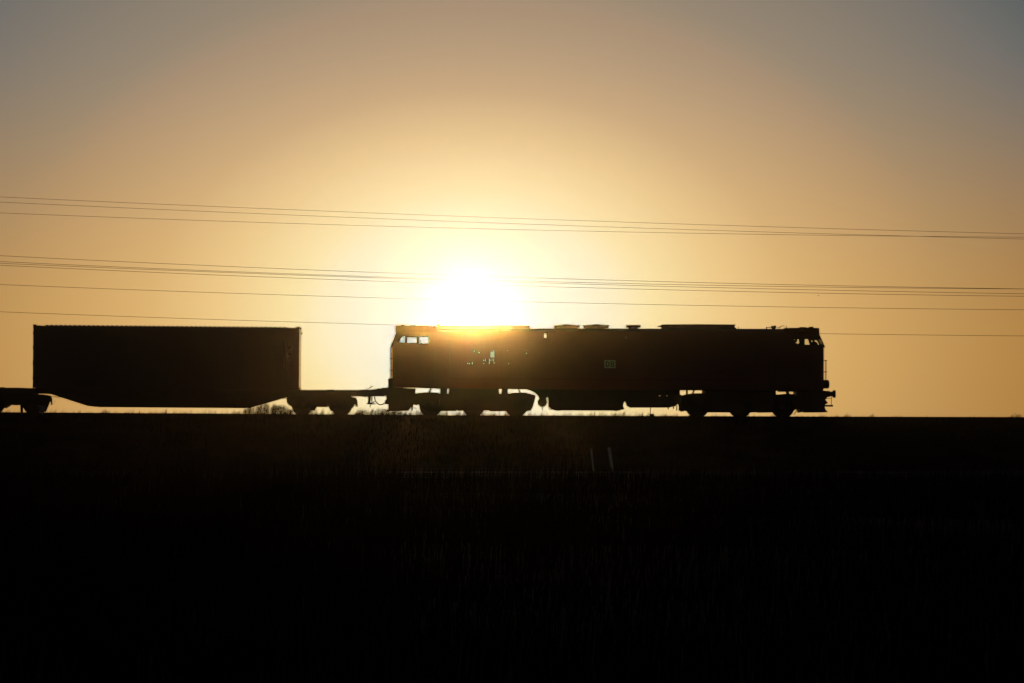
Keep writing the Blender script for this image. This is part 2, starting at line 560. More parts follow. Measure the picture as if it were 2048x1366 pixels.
# cabs: hollow, with window openings on both sides and real panes
def cab(outline, windows, roof_cap, nose, seat_x, desk):
    bm = new()
    shell(bm, outline, windows, YN - .004, YF + .004, .07, YN)
    c = lp('cab', bm, RED)
    for w in windows:
        cx = sum(p[0] for p in w) / len(w)
        cy = sum(p[1] for p in w) / len(w)
        inner = [(cx + (p[0] - cx) * (1 - .7 / max(4, abs(p[0] - cx))), cy + (p[1] - cy) * (1 - .7 / max(4, abs(p[1] - cy)))) for p in w]
        for y0 in (YN - .012, YF - .07):
            fr = lp('window_frame', slab(new(), w, y0, y0 + .085, YN, [inner]), RUBBER, c)
        for y0 in (YN + .03, YF - .04):
            lp('window_pane', slab(new(), inner, y0, y0 + .01, YN), GLASS, c)
    bm = new()
    prev = None
    secs = [(-.01, 0), (.08, 1), (.08, 1), (0, 0)]
    slab(bm, roof_cap, YN - .02, YF + .02, YN)
    lp('cab_roof', bm, ROOFRED)
    # nose, slightly pointed in plan
    bm = new()
    near, tip, y0, y1 = nose
    v = []
    for (px, Y) in ((near, YN + .001), (tip, YN + 1.1), (tip, YF - 1.1), (near, YF - .001), (near + (4 if near < 1024 else -4), YF - .001), (near + (4 if near < 1024 else -4), YN + .001)):
        v.append([bm.verts.new((M(px - 1024, YN), Y, P(0, yy, YN).z)) for yy in (y1, y0)])
    for i in range(6):
        j = (i + 1) % 6
        bm.faces.new([v[i][0], v[j][0], v[j][1], v[i][1]])
    bm.faces.new([q[1] for q in v])
    bm.faces.new([q[0] for q in reversed(v)])
    lp('nose', bm, NOSERED)
    bm = new()
    for xx, lean in seat_x:
        slab(bm, [(xx, 694), (xx - lean * 4, 680), (xx - lean * 4.6, 678.4), (xx - lean * 3.6, 677.2), (xx - lean * 2.6, 678.2), (xx + lean * 1.2, 686), (xx + lean * 3, 694)], YN + .7, YN + 1.25, YN)
    lp('driver_seat', bm, SEATM)
    if desk:
        lp('control_desk', slab(new(), desk, YN + .25, YF - .25, YN), SEATM)
    return c
cab([(792.5, 663), (872, 663), (872, 776.6), (785.5, 774), (785.5, 692), (785, 690.5)],
    [[(795.6, 685.2), (799, 674), (801.5, 671.4), (804.5, 670.2), (810.2, 670.2), (810.2, 685.2)], rect(811.6, 672.4, 833.4, 686), rect(835.6, 671.4, 856.6, 687.2)],
    [(790, 650.6), (801.5, 650.5), (802, 648.2), (807.6, 648.2), (808, 650.6), (820, 650.4), (821, 649.6), (832, 649.6), (833, 651.2), (872, 652.4), (872, 664), (790, 664)],
    (785.3, 780.2, 692.5, 757), [(842.5, 1)], [(786.5, 695), (795, 685.6), (806, 685.2), (807, 695)])
cab([(1571, 666.5), (1638.5, 667.5), (1650.5, 694.5), (1647, 694.5), (1647, 780), (1571, 780.4)],
    [rect(1585, 676, 1605.6, 690), [(1608.8, 675.6), (1623.5, 675.6), (1627.2, 690), (1608.8, 690)], [(1629, 678.2), (1634, 677.0), (1640, 677.6), (1643, 680.6), (1646.3, 690), (1629, 690)]],
    [(1571, 655.8), (1600.2, 655.4), (1600.6, 654), (1613, 654.2), (1613.4, 655.6), (1620, 655.6), (1620.2, 653.3), (1625.4, 653.3), (1625.6, 652.8), (1626.7, 652.8), (1626.8, 655.6), (1637, 655.9), (1638.6, 657.5), (1639, 668), (1571, 667.5)],
    (1647, 1651, 694.5, 762), [], None)
Y = YN + 1.0                        # made-up plate, holes shaped as the light gaps; leading cab desk
lp('cab_silhouette_plate', slab(new(), [(1576, 674), (1607, 674), (1607, 698), (1576, 698)], Y, Y + .3, Y,
   [[(1586.7, 677.5), (1590.8, 677.2), (1589.9, 680.4)],
    [(1594.9, 677.5), (1598.4, 677.8), (1598.1, 682.2), (1599, 684), (1598.4, 686.3), (1596.6, 686.6), (1595.4, 689), (1593.7, 686), (1590.8, 685.4), (1594.3, 684), (1594.6, 682.2)]]), SEATM)
lp('control_desk', slab(new(), [(1604, 698), (1604, 690), (1621, 690), (1621.6, 684), (1628, 683.4), (1631.4, 683.2), (1633.6, 684.6), (1635.6, 687.6), (1637, 691), (1645, 698)], YN + .9, YN + 1.7, YN + .9), SEATM)
# windscreens in their frames
bm = new()
for a, b in (((792.2, 664), (783, 689.5)), ((790.6, 666), (781.6, 691.5))):
    pass
slab(bm, [(791.8, 664), (785.4, 691), (781.2, 693.5), (781.6, 689), (784, 683)], YN + .25, YF - .25, YN, [[(790.6, 667.6), (789.2, 671), (785.4, 683.4), (783.8, 688.8), (784.6, 684)]])
lp('windscreen', bm, RUBBER)
# doors, grilles and seams on the near side
for x0, x1 in ((1511, 1541), (873.5, 898)):
    d = lp('side_door', slab(new(), rect(x0, 696, x1, 777.5), YN - .02, YN - .002, YN, [rect(x0 + .6, 696.7, x1 - .6, 776.8)]), ROOFRED)
    lp('door_panel', slab(new(), rect(x0 + .7, 696.8, x1 - .7, 776.7), YN - .012, YN - .0015, YN), RED, d)
    for xx in (x0 - 1.6, x1 + 1.2):
        bm = new()
        tube(bm, [P(xx, 703, YN - .07), P(xx, 772, YN - .07)], .011)
        for yy in (704, 771):
            tube(bm, [P(xx, yy, YN - .07), P(xx, yy, YN)], .010)
        lp('handrail', bm, GALV, d)
bm = new()                          # louvred grille
for i in range(7):
    y = 694 + i * 3.4
    slab(bm, [(1089, y), (1131, y), (1131, y + 1.9), (1089, y + 1.9)], YN - .03, YN - .002, YN)
lp('louvre_grille', bm, RED)
lp('waist_band', slab(new(), [(898.5, 757), (1200, 758), (1510, 760), (1510, 761.3), (1200, 759.3), (898.5, 758.3)], YN - .01, YN - .002, YN), ROOFRED)
# railway emblem: pale plate with the two letters
g = lp('emblem_plate', slab(new(), [(1208.6, 721), (1209.6, 720.2), (1230.2, 720.4), (1231.2, 721.4), (1231.2, 735.4), (1230.2, 736.4), (1209.6, 736.2), (1208.6, 735.2)], YN - .012, YN - .002, YN), WHITE)
def letter(outline, holes):
    return slab(new(), outline, YN - .018, YN - .0125, YN, holes)
lp('letter', letter([(1211.3, 722.8), (1216, 722.8), (1218.6, 724.8), (1219.3, 728.3), (1218.6, 731.8), (1216, 733.8), (1211.3, 733.8)],
   [[(1213.5, 724.9), (1215.3, 724.9), (1216.8, 726.2), (1217.1, 728.3), (1216.8, 730.4), (1215.3, 731.7), (1213.5, 731.7)]]), DARKRED, g)
lp('letter', letter([(1221.2, 722.8), (1226.4, 722.8), (1228.6, 724.4), (1228.7, 726.6), (1227.5, 728.2), (1229.1, 729.8), (1229, 732.2), (1226.8, 733.8), (1221.2, 733.8)],
   [rect(1223.3, 724.7, 1226.5, 727.3), rect(1223.3, 729.2, 1226.8, 731.9)]), DARKRED, g)
# end rails
bm = new()
tube(bm, [P(780.2, 693, 261.2), P(780.2, 756, 261.2)], .014)
lp('handrail', bm, GALV)
bm = new()
for yy in (717, 740):
    lp('step', slab(new(), [(776.4, yy), (779, yy - .9), (785, yy - 1), (785, yy + .6), (779, yy + .9)], 260.9, 261.5, YN), FRAME)
for xx, Y in ((1652.4, 260.8), (1651, 260.2)):
    lp('handrail', tube(new(), [P(xx, 720.4, Y), P(xx, 761, Y)], .011), GALV)
for yy in (720.6, 743.4):
    lp('step', slab(new(), rect(1648, yy - .6, 1656, yy + .5), 260.6, 261.2, YN), FRAME)
# headlamp clusters
bm = new()
zz = [(775.9, 757 + i * 2.1 + (0 if i % 2 else 1.0)) for i in range(0)]
left_edge = []
for i in range(8):
    left_edge += [(775.4, 757.6 + i * 2.0), (776.3, 758.6 + i * 2.0)]
slab(bm, [(786, 756), (779.5, 756), (776.5, 757)] + left_edge + [(776.2, 774), (786, 774.5)], 260.25, 262.75, YN)
lp('gangway_bellows', bm, RUBBER)
for yy in (260.55, 262.45):
    bm = new()
    c = P(1646, 768.5, yy)
    kk = M(1, yy)
    lathe(bm, c, (1, 0, 0), [(0, 8.8 * kk), (10 * kk, 8.7 * kk), (11.6 * kk, 7.4 * kk), (12.6 * kk, 4.5 * kk), (13 * kk, 1 * kk)], 28)
    lp('headlamp', bm, FRAME)
# buffer beams, aprons and ploughs
APR = [(776, 774), (830, 777), (829, 786), (833, 795.5), (826.5, 797.5), (822, 812), (815, 821.5), (772.5, 822.3), (776, 818.6), (777, 809), (769.6, 808), (769.6, 801), (773, 798), (771, 790), (768, 780)]
lp('buffer_beam', slab(new(), APR, 260.15, 262.85, 260.15), FRAME)
bm = new()
slab(bm, [(825.2, 792), (829, 800), (824.6, 822.4), (822.6, 822.4), (821.8, 808)], 260.4, 260.6)
slab(bm, [(823, 797), (834.5, 796.6), (840, 806), (834, 811), (828, 810), (823, 804)], 260.4, 260.6)
slab(bm, [(828, 814.5), (833, 816), (833, 817.5), (828, 816)], 260.4, 260.6)
lp('sand_pipe', bm, FRAME)
AR = [(1592, 781.5), (1644.3, 780.9), (1652.5, 781.5), (1656, 784), (1654, 792), (1650.2, 796), (1652, 801), (1656, 806), (1650.8, 808.8), (1649.6, 813.4), (1651, 819), (1656.2, 824.3), (1648, 824.6), (1612, 824.8), (1610, 821.6), (1606, 820.6), (1604.6, 824.5), (1600.5, 825), (1599.4, 819.6), (1594, 818)]
lp('buffer_beam', slab(new(), AR, 260.15, 262.85, 260.15, [rect(1599.5, 782.6, 1604.8, 784), rect(1600, 794.6, 1602.5, 796)]), FRAME)
lp('sand_pipe', tube(new(), [P(1592, 820, 260.7), P(1593, 821.4, 260.7), P(1588, 829.5, 260.7)], .02), FRAME)
lp('cab_apron', slab(new(), [(1560, 779), (1648, 778.5), (1643.5, 782.8), (1560, 783)], 260.3, 262.7, 260.3), FRAME)
def buffer(px, py, Y, d):
    bm = new()
    kk = M(1, Y)
    lathe(bm, P(px, py, Y), (d, 0, 0), [(0, 6.2 * kk), (6 * kk, 6.2 * kk), (6.1 * kk, 4.9 * kk), (11.5 * kk, 4.8 * kk), (11.6 * kk, 6.6 * kk), (13.0 * kk, 7.4 * kk), (17.2 * kk, 7.6 * kk), (17.9 * kk, 6.5 * kk)], 24)
    return bm
for Y in (260.62, 262.38):
    lp('buffer', buffer(1653.4, 788, Y, 1), FRAME)
    lp('buffer', buffer(772, 783.5, Y, -1), FRAME)
bm = new()
slab(bm, rect(1649, 809.8, 1666.2, 813.2), 260.3, 260.8)
tube(bm, [P(1662.7, 793, 260.55), P(1662.7, 810.5, 260.55)], .014)
slab(bm, rect(1655, 796.8, 1662.8, 797.8), 260.5, 260.6)
lp('shunter_step', bm, FRAME)
lp('coupling_hook', slab(new(), [(1650, 790), (1657, 789), (1659, 792), (1656.5, 795.5), (1657.6, 797), (1650, 799)], 261.3, 261.7, 260.15), FRAME)
# underframe and tanks
lp('underframe', slab(new(), [(1079, 777.5), (1360, 779.4), (1360, 787), (1358, 806), (1352, 812), (1340, 814.8), (1262, 814.9), (1255.2, 811), (1253.6, 806), (1250, 801), (1247.6, 806), (1246.4, 811), (1097, 811), (1096.2, 795), (1092, 794.5), (1092, 798), (1079, 797), (1076, 791), (1070, 785.4), (1060, 780.4), (1048, 777.4)], 260.3, 262.7, 260.3, [rect(1318, 790.2, 1323, 792), rect(1333, 790.3, 1337, 792), rect(1347.4, 790.6, 1348.6, 791.8), rect(1352, 790.5, 1355, 791.8)]), FRAME)
lp('fuel_tank', slab(new(), [(1097, 793), (1247, 793), (1246.4, 812), (1249, 818.4), (1246, 819.2), (1241, 820.4), (1234, 821.8), (1228, 820.9), (1124, 820.6), (1118, 821.4), (1112, 820.8), (1104, 818.6), (1097.2, 813)], 260.2, 262.8, 260.2), FRAME)
bm = new()
tube(bm, [P(1097.6, 810, 260.25), P(1097.6, 817, 260.25), P(1098.6, 818.8, 260.25), P(1106, 819, 260.25)], .018)
lp('step', bm, FRAME)
bm = new()
lathe(bm, P(1085, 804, 260.5), (0, 1, 0), [(0, .16), (.06, .222), (2.0, .222), (2.06, .16)], 28)
tube(bm, [P(1084.6, 812, 260.6), P(1084.6, 820.4, 260.6)], .016)
slab(bm, rect(1082.8, 816.6, 1086.4, 817.6), 260.58, 260.64)
slab(bm, rect(1087.6, 812, 1088.6, 815), 260.58, 260.64)
slab(bm, rect(1078, 790, 1093, 797), 260.6, 262.4)
lp('air_reservoir', bm, FRAME)
for x, y in ((1336.5, 818.5), (1347, 817.6), (1353.6, 821)):
    lp('drain_pipe', tube(new(), [P(x, 812, 260.5), P(x, y, 260.5)], .025), FRAME)

def wheel(cx, Y, rad, parent, flip):
    """A tyred disc wheel with its flange on the inner side; Y is the outer face."""
    zc = ground_z(M(cx - 1024, Y), 261.5) + .11 + rad
    s = 1 if not flip else -1
    bm = new()
    lathe(bm, ((cx - 1024) * K * Y, Y, zc), (0, s, 0), [(-.03, .09), (-.02, .12), (0, .13), (.02, rad - .14), (-.002, rad - .10), (-.002, rad - .005), (.004, rad), (.10, rad + .004), (.112, rad + .03), (.135, rad + .028), (.137, rad - .1), (.11, .13), (.12, .1)], 40)
    return obj('wheel', fix(bm), STEEL, parent, False)
def loco_bogie(cx, outline, links, springs):
    b = lp('bogie', slab(new(), outline, 260.28, 260.5, 260.28), FRAME)
    lp('far_frame', slab(new(), outline, 262.5, 262.72, 260.28), FRAME, b)
    bm = new()
    slab(bm, [(cx - 66, 789), (cx + 66, 789.4), (cx + 66, 816), (cx - 66, 816)], 260.55, 262.45, 260.28)
    lp('bolster', bm, FRAME, b)
    for i in (-1, 0, 1):
        x = cx + i * 85.3
        wheel(x, 260.72, .525, b, False)
        wheel(x * 1.0, 262.28, .525, b, True)
        bm = new()
        zc = ground_z(M(x - 1024, 260.7), 261.5) + .11 + .525
        lathe(bm, (M(x - 1024, 260.7), 260.16, zc), (0, 1, 0), [(0, .10), (.02, .15), (.14, .15)], 20)
        box3(bm, M(x - 1024, 260.7) - .22, M(x - 1024, 260.7) + .22, 260.2, 260.279, zc - .16, zc + .2)
        lp('axle_box', bm, FRAME, b)
        for d in (-.36, .36):
            bm = new()
            for q in range(6):
                lathe(bm, (M(x - 1024, 260.7) + d, 260.2, zc - .02 + q * .05), (0, 0, 1), [(0, .055), (.012, .075), (.03, .075), (.042, .055)], 14)
            lp('coil_spring', bm, FRAME, b)
    bm = new()
    for pts in links:
        slab(bm, pts, 260.4, 262.6, 260.4)
    lp('pivot_block', bm, FRAME, b)
    return b
BL = [(829, 786.8), (835, 786), (836, 785.4), (846, 785), (848, 784.4), (860, 784.2), (876, 785), (880, 787), (1016, 787), (1022, 785.6), (1030, 785), (1045, 784.8), (1052, 785), (1062, 787.5), (1070, 790), (1071.8, 792), (1069, 803), (1065.6, 815), (1064.2, 817), (1062, 821), (1056, 822), (1010, 822.2), (980, 822.6), (976, 821), (914, 821.6), (912.5, 818), (911, 822), (860, 822), (842, 816), (837, 809), (834.5, 799), (833, 795), (829.5, 789)]
loco_bogie(947, BL, [[(880, 776), (894, 776), (893.4, 788), (880, 789)], [(898.2, 776), (998, 777), (998.6, 788), (896.6, 788)], [(1003.8, 777), (1016, 777), (1016, 788), (1001.6, 788)],
    [(855, 788), (858.6, 779), (860.6, 777), (862.4, 777), (857.6, 788)], [(1035, 777), (1038.4, 777), (1043.4, 788), (1040, 788)], [(1024.2, 776), (1024.8, 776), (1024.8, 788), (1024.2, 788)]], 0)
BR = [(1359.6, 789), (1366, 791), (1372, 788.4), (1386, 786.6), (1399, 786.4), (1412, 787), (1418, 788), (1548, 788.5), (1556, 789), (1572, 787.4), (1590, 788.2), (1592, 792), (1597, 800), (1596, 812), (1590, 820), (1584, 824), (1520, 825.2), (1516, 824.2), (1505, 825), (1440, 824.6), (1420, 824.6), (1384, 824.4), (1371, 821), (1366, 823.2), (1360, 820), (1360.6, 814), (1358.6, 806), (1362, 797)]
loco_bogie(1480, BR, [[(1410, 779.5), (1552, 780.5), (1552, 790), (1410, 789.5)], [(1374.6, 779), (1375.8, 779), (1375.8, 788), (1374.6, 788)], [(1385.6, 787.5), (1389.6, 779), (1390.8, 779), (1387, 787.5)],
    [(1407, 779), (1409.6, 779), (1408, 788), (1406, 788)], [(1574, 780), (1576, 780), (1580, 789), (1578, 789)]], 0)

# ------------------------------------------------------------------ container wagon
wag = thing('container_wagon', 'low articulated freight wagon with sagging side sills under the container', 'wagon', P(330, 826.5, Y_TRACK))
def wp(name, bm, mat=WAGON, parent=None, smooth=False):
    return obj(name, fix(bm), mat, parent or wag, smooth)
SILL = [(70, 775.0), (200, 776.0), (598, 780.2), (601, 779.7), (653, 779.7), (656, 779.2), (667, 779.2), (669, 779.8), (720, 779.8), (722, 779.2), (738, 779.2), (740, 779.9), (748, 778), (760, 777.6), (760, 779), (771, 779), (771, 790.5), (766, 792), (740, 792), (727, 793.6), (719, 792.2), (592, 791), (588, 790.8), (562, 796.2), (497, 815), (486, 816), (190, 813.7), (174, 811.6), (110, 791), (99, 787.6), (84, 787), (70, 787)]
for y0 in (260.12, 262.55):
    wp('side_sill', slab(new(), SILL, y0, y0 + .2, 260.12))
wp('deck', slab(new(), [(70, 778.5), (598, 781.5), (771, 782), (771, 788), (70, 785)], 260.33, 262.54, 260.12))
wp('belly_tray', slab(new(), [(180, 800), (490, 802), (486, 815.4), (190, 813.1)], 260.33, 262.54, 260.12))
SILL2 = [(-330, 771.8), (9, 774.4), (9.6, 775.2), (40, 775.4), (62, 776.2), (69, 775.4), (69, 787), (-20, 787), (-60, 795), (-130, 812), (-330, 811)]
for y0 in (260.12, 262.55):
    wp('side_sill', slab(new(), SILL2, y0, y0 + .2, 260.12))
wp('deck', slab(new(), [(-330, 774), (69, 778), (69, 785), (-330, 783)], 260.33, 262.54, 260.12))
def wagon_bogie(w1, w2, outline, extra):
    b = wp('bogie', slab(new(), outline, 260.3, 260.48, 260.3), FRAME)
    wp('far_frame', slab(new(), outline, 262.5, 262.68, 260.3), FRAME, b)
    mid = (w1 + w2) / 2
    top = outline[0][1]
    wp('bolster', slab(new(), [(mid - 22, 786), (mid + 22, 786), (mid + 16, 809), (mid - 16, 809)], 260.5, 262.48, 260.3), FRAME, b)
    for x in (w1, w2):
        wheel(x, 260.72, .46, b, False)
        wheel(x, 262.28, .46, b, True)
        zc = ground_z(M(x - 1024, 260.7), 261.5) + .11 + .46
        bm = new()
        lathe(bm, (M(x - 1024, 260.7), 260.16, zc), (0, 1, 0), [(0, .08), (.02, .13), (.138, .13)], 20)
        wp('axle_box', bm, FRAME, b)
        for d in (-.2, .2):
            bm = new()
            for q in range(5):
                lathe(bm, (M(x - 1024, 260.7) + d, 260.23, zc + .02 + q * .05), (0, 0, 1), [(0, .045), (.012, .062), (.03, .062), (.042, .045)], 12)
            wp('coil_spring', bm, FRAME, b)
    for pts in extra:
        wp('brake_shoe', slab(new(), pts, 260.55, 262.45, 260.3), FRAME, b)
    return b
def bogie_outline(c, y):
    o = [(-70.5, 5.5), (-67, 2), (-62, 2.4), (-58, 1), (-50, 0), (38, 0), (46, 1.5), (58, 2), (66, 4), (68.6, 10), (69, 22), (67, 22.4), (66, 15), (63, 18), (60, 24), (52, 27), (40, 30), (12, 20), (8, 23), (-10, 23), (-14, 19), (-40, 28), (-54, 25), (-62, 22), (-67, 19), (-70.5, 14)]
    return [(c + a, y + b) for a, b in o]
wagon_bogie(604.5, 683, bogie_outline(643.7, 790.8), [[(620, 800), (633, 803), (633.6, 808.6), (626, 822), (620, 820)], [(667, 800), (654.5, 803), (653.6, 808.6), (661, 822), (667, 820)], [(633, 806), (654, 806), (652.4, 813.6), (635, 813.6)]])
wagon_bogie(-11, 66.5, bogie_outline(27.6, 787), [[(5, 797), (15, 800), (16, 809), (10, 813), (5, 816)], [(52, 796), (40, 799), (40, 809), (46, 815), (52, 818)], [(14, 801), (42, 801), (41, 808.8), (15, 808.8)]])
bm = new()
slab(bm, [(88, 790.4), (93, 791), (95, 790.6), (98.6, 790.6), (101, 792.6), (100.8, 797), (99.2, 802.6), (97, 810), (91, 824), (80, 824), (80, 792), (84, 788.8)], 260.32, 260.6, 260.32)
tube(bm, [P(100, 793, 260.5), P(112, 794, 260.5), P(122, 794.4, 260.5)], .016)
tube(bm, [P(99, 804, 260.5), P(100.4, 809.6, 260.5), P(105, 808.4, 260.5), P(109.6, 804.4, 260.5), P(111.6, 801, 260.5)], .006)
wp('bogie_end_step', bm, FRAME)
wp('brake_rod', tube(new(), [P(550, 797.4, 260.5), P(574, 797, 260.5)], .012), FRAME)
# coupling gear between wagon and locomotive
bm = new()
tube(bm, [P(732.6, 779.6, 260.9), P(738, 776.4, 260.9), P(745.4, 771.8, 260.9)], .022)
wp('uncoupling_lever', bm, FRAME)
wp('aerial_wire', tube(new(), [P(741.2, 779, 261), P(741.2, 768, 261)], .006), FRAME)
bm = new()
slab(bm, [(734.6, 791), (741, 791), (740.6, 797), (739, 804.4), (736.6, 807), (733.6, 807), (735, 800)], 261.35, 261.65, 260.3)
slab(bm, [(731, 806.8), (746, 803), (748.4, 801), (747.6, 804), (743, 806.4), (750.4, 806.6), (749.6, 808.4), (739, 808.6), (731.4, 807.8)], 261.3, 261.7, 260.3)
tube(bm, [P(744, 791, 261.5), P(743.6, 803, 261.5)], .028)
tube(bm, [P(740.4, 808, 261.5), P(740.4, 815, 261.5)], .018)
wp('screw_coupling', bm, FRAME)
bm = new()
pts = [P(x, y, 261.2) for x, y in ((748.4, 791), (749.6, 797), (752, 803.4), (756, 808), (761, 809.6), (766.4, 808.2), (771, 804.4), (775, 799), (779, 794))]
tube(bm, pts, .026, 8)
wp('brake_hose', bm, RUBBER, None, True)
for Y in (260.62, 262.38):
    wp('buffer', buffer(738, 785.5, Y, 1), FRAME)
bm = new()
slab(bm, [(757, 778), (763, 776.4), (764.6, 774.8), (770, 775.4), (780, 774.8), (780, 779), (757, 780)], 260.5, 262.5, 260.3)
wp('buffer_cover', bm, FRAME)

# ------------------------------------------------------------------ shipping container
CL, CH, CW = 12.19, 2.896, 2.438
YC = 260.25
base = P(65.2, 775.3, YC)
box = thing('shipping_container', 'tall dark forty foot shipping container with corrugated roof edge on the wagon', 'container', base)
TILT = .0084
def cp(name, bm, mat=BOX, parent=None):
    """Container pieces are drawn in its own axes: x along, y across, z up."""
    me_m = Matrix.Translation(base) @ Matrix.Rotation(TILT, 4, 'Y')
    bm.transform(me_m)
    return obj(name, fix(bm), mat, parent or box)
def wall(bm, x0, x1, y0, z0, z1, depth, sgn, pitch=.278, t=.012):
    pts = []
    x = x0
    while x < x1 - .01:
        for f, d in ((0, 0), (.26, 0), (.5, 1), (.76, 1)):
            xx = x + f * pitch
            if xx < x1:
                pts.append((xx, y0 + sgn * d * depth))
        x += pitch
    pts.append((x1, y0))
    f0 = [[bm.verts.new((a, b + o, z)) for a, b in pts] for o in (0, sgn * t) for z in (z0, z1)]
    n = len(pts)
    for i in range(n - 1):
        bm.faces.new([f0[0][i], f0[0][i + 1], f0[1][i + 1], f0[1][i]])
        bm.faces.new([f0[2][i], f0[3][i], f0[3][i + 1], f0[2][i + 1]])
        bm.faces.new([f0[1][i], f0[1][i + 1], f0[3][i + 1], f0[3][i]])
        bm.faces.new([f0[0][i], f0[2][i], f0[2][i + 1], f0[0][i + 1]])
    return bm
for y0, sg in ((.02, 1), (CW - .02, -1)):
    cp('side_wall', wall(new(), .12, CL - .12, y0, .15, CH - .10, .036, sg))
bm = new()                          # roof of pressed ribs
n = 52
prev = None
for i in range(n * 4 + 1):
    x = .55 + i * (CL - 1.1) / (n * 4)
    z = CH - .052 + (.048 if (i % 4) in (1, 2) else 0)
    cur = [bm.verts.new((x, .012, z)), bm.verts.new((x, CW - .012, z))]
    cur += [bm.verts.new((x, CW - .012, CH - .09)), bm.verts.new((x, .012, CH - .09))]
    if prev:
        for k in range(4):
            bm.faces.new([prev[k], prev[(k + 1) % 4], cur[(k + 1) % 4], cur[k]])
    prev = cur
cp('roof', bm)
for name, z0, z1 in (('top_rail', CH - .1, CH - .054), ('bottom_rail', 0.0, .15)):
    for y0 in (0, CW - .07):
        cp(name, box3(new(), .16, CL - .16, y0, y0 + .07, z0, z1))
for x0 in (0.0, CL - .16):
    for y0 in (0, CW - .16):
        cp('corner_post', box3(new(), x0 + .004, x0 + .156, y0 + .004, y0 + .156, .12, CH - .12))
        for z0 in (0, CH - .12):
            cp('corner_casting', box3(new(), x0 - .003, x0 + .163, y0 - .003, y0 + .163, z0, z0 + .12))
cp('front_wall', box3(new(), CL - .05, CL - .006, .157, CW - .157, .12, CH - .12))
for y0, y1 in ((.165, CW / 2 - .006), (CW / 2 + .006, CW - .165)):
    d = cp('door', box3(new(), .012, .06, y0, y1, .14, CH - .13))
    for f in (.28, .72):
        yy = y0 + (y1 - y0) * f
        cp('lock_rod', tube(new(), [(-.012, yy, .06), (-.012, yy, CH - .10)], .017, 8), GALV, d)
        cp('rod_handle', box3(new(), -.03, -.012, yy - .22, yy + .02, 1.05, 1.09), GALV, d)
    for z in (.4, 1.1, 1.8, 2.45):
        yy = y0 if y0 < .5 else y1
        cp('hinge', box3(new(), -.02, .012, yy - .04, yy + .04, z, z + .1), BOX, d)
cp('roof_bracket', box3(new(), CL + .0, CL + .05, CW - .1, CW - .04, CH - .32, CH - .22))
cp('marking_plate', box3(new(), 11.48, 11.50, -.002, .002, 1.0, 2.15), BOXMARK)
for z in (1.0, 1.38, 1.56, 1.9):
    cp('marking_plate', box3(new(), 11.70, 11.80, -.001, .003, z, z + .10), BOXMARK)

# ------------------------------------------------------------------ trackside objects
for (xt, yt, xb, yb, w, label, top) in (
        (1182.4, 898.6, 1187.2, 941.5, 3.8, 'thinner white roadside marker post leaning left with a small cap', True),
        (1218.2, 896.4, 1225.6, 945.0, 5.8, 'thicker white roadside marker post leaning left, beside the thinner one', False)):
    Y = 243.6
    a, b = P(xt, yt, Y), P(xb, yb + 3, Y)
    p = thing('marker_post', label, 'marker post', b, 'leaning white posts by the road')
    bm = new()
    hw = M(w / 2, Y)
    tube(bm, [b, b + (a - b) * .5, a], [hw * .85, hw * .95, hw], 10)
    obj('shaft', fix(bm), PLASTIC, p)
    bm = new()
    d = (a - b).normalized()
    lathe(bm, a, d, [(-.005, hw * (1.25 if top else 1.05)), (.02, hw * (1.25 if top else 1.05)), (.035, hw * .6)], 10)
    obj('cap', fix(bm), PLASTIC, p)
Y = 259.0
p = thing('track_marker', 'short thin post on a square concrete foot in front of the locomotive tanks', 'marker post', P(1303.8, 832, Y))
obj('pole', fix(tube(new(), [P(1300.6, 813.6, Y), P(1300.8, 830, Y)], .018, 8)), FRAME, p)
obj('foot', fix(slab(new(), [(1299.2, 827.6), (1308.2, 827.8), (1308.6, 834), (1298.8, 834)], Y - .12, Y + .1)), BALLAST, p)
Y = 258.2
p = thing('line_sign', 'dull blue grey triangular trackside sign pointing down beside the wagon wheels', 'sign', P(85.2, 846, Y))
obj('panel', fix(slab(new(), [(70.5, 810.6), (91.6, 811), (90.8, 813.4), (85.6, 832.8), (84.4, 832.8), (77.4, 813.2)], Y - .02, Y)), SIGNBACK, p)
obj('pole', fix(tube(new(), [P(84.8, 812, Y + .04), P(85, 846, Y + .04)], .02, 8)), GALV, p)
p = thing('signal_post', 'slim dark post with a pale foot in front of the wagon bogie', 'post', P(43.2, 846, Y))
obj('pole', fix(slab(new(), [(40.4, 796), (46.4, 796), (46, 812), (45.8, 824.5), (44.4, 832), (41.8, 832), (40.6, 822)], Y - .1, Y)), FRAME, p)
obj('foot', fix(slab(new(), [(41.6, 824.2), (43.6, 824), (43.2, 831.8), (42.4, 833), (41.9, 848), (41.2, 848)], Y - .14, Y - .101)), GALV, p)
obj('cap', fix(slab(new(), rect(42.4, 792.2, 44.2, 794.2), Y - .1, Y - .08)), GALV, p)

# ------------------------------------------------------------------ plants
def blades(bm, spots, hmin, hmax, w, lean, curve=True):
    for x, y, z, hs in spots:
        h = random.uniform(hmin, hmax) * hs
        a = random.uniform(0, 2 * PI)
        ux, uy = math.cos(a) * w / 2, math.sin(a) * w / 2
        lx, ly = random.gauss(lean, .14) * h, random.gauss(0, .12) * h
        v = [bm.verts.new((x - ux, y - uy, z - .03)), bm.verts.new((x + ux, y + uy, z - .03)),
             bm.verts.new((x + ux * .7 + lx * .35, y + uy * .7 + ly * .35, z + h * .55)), bm.verts.new((x - ux * .7 + lx * .35, y - uy * .7 + ly * .35, z + h * .55)),
             bm.verts.new((x + lx, y + ly, z + h))]
        bm.faces.new([v[0], v[1], v[2], v[3]])
        bm.faces.new([v[3], v[2], v[4]])
    return bm
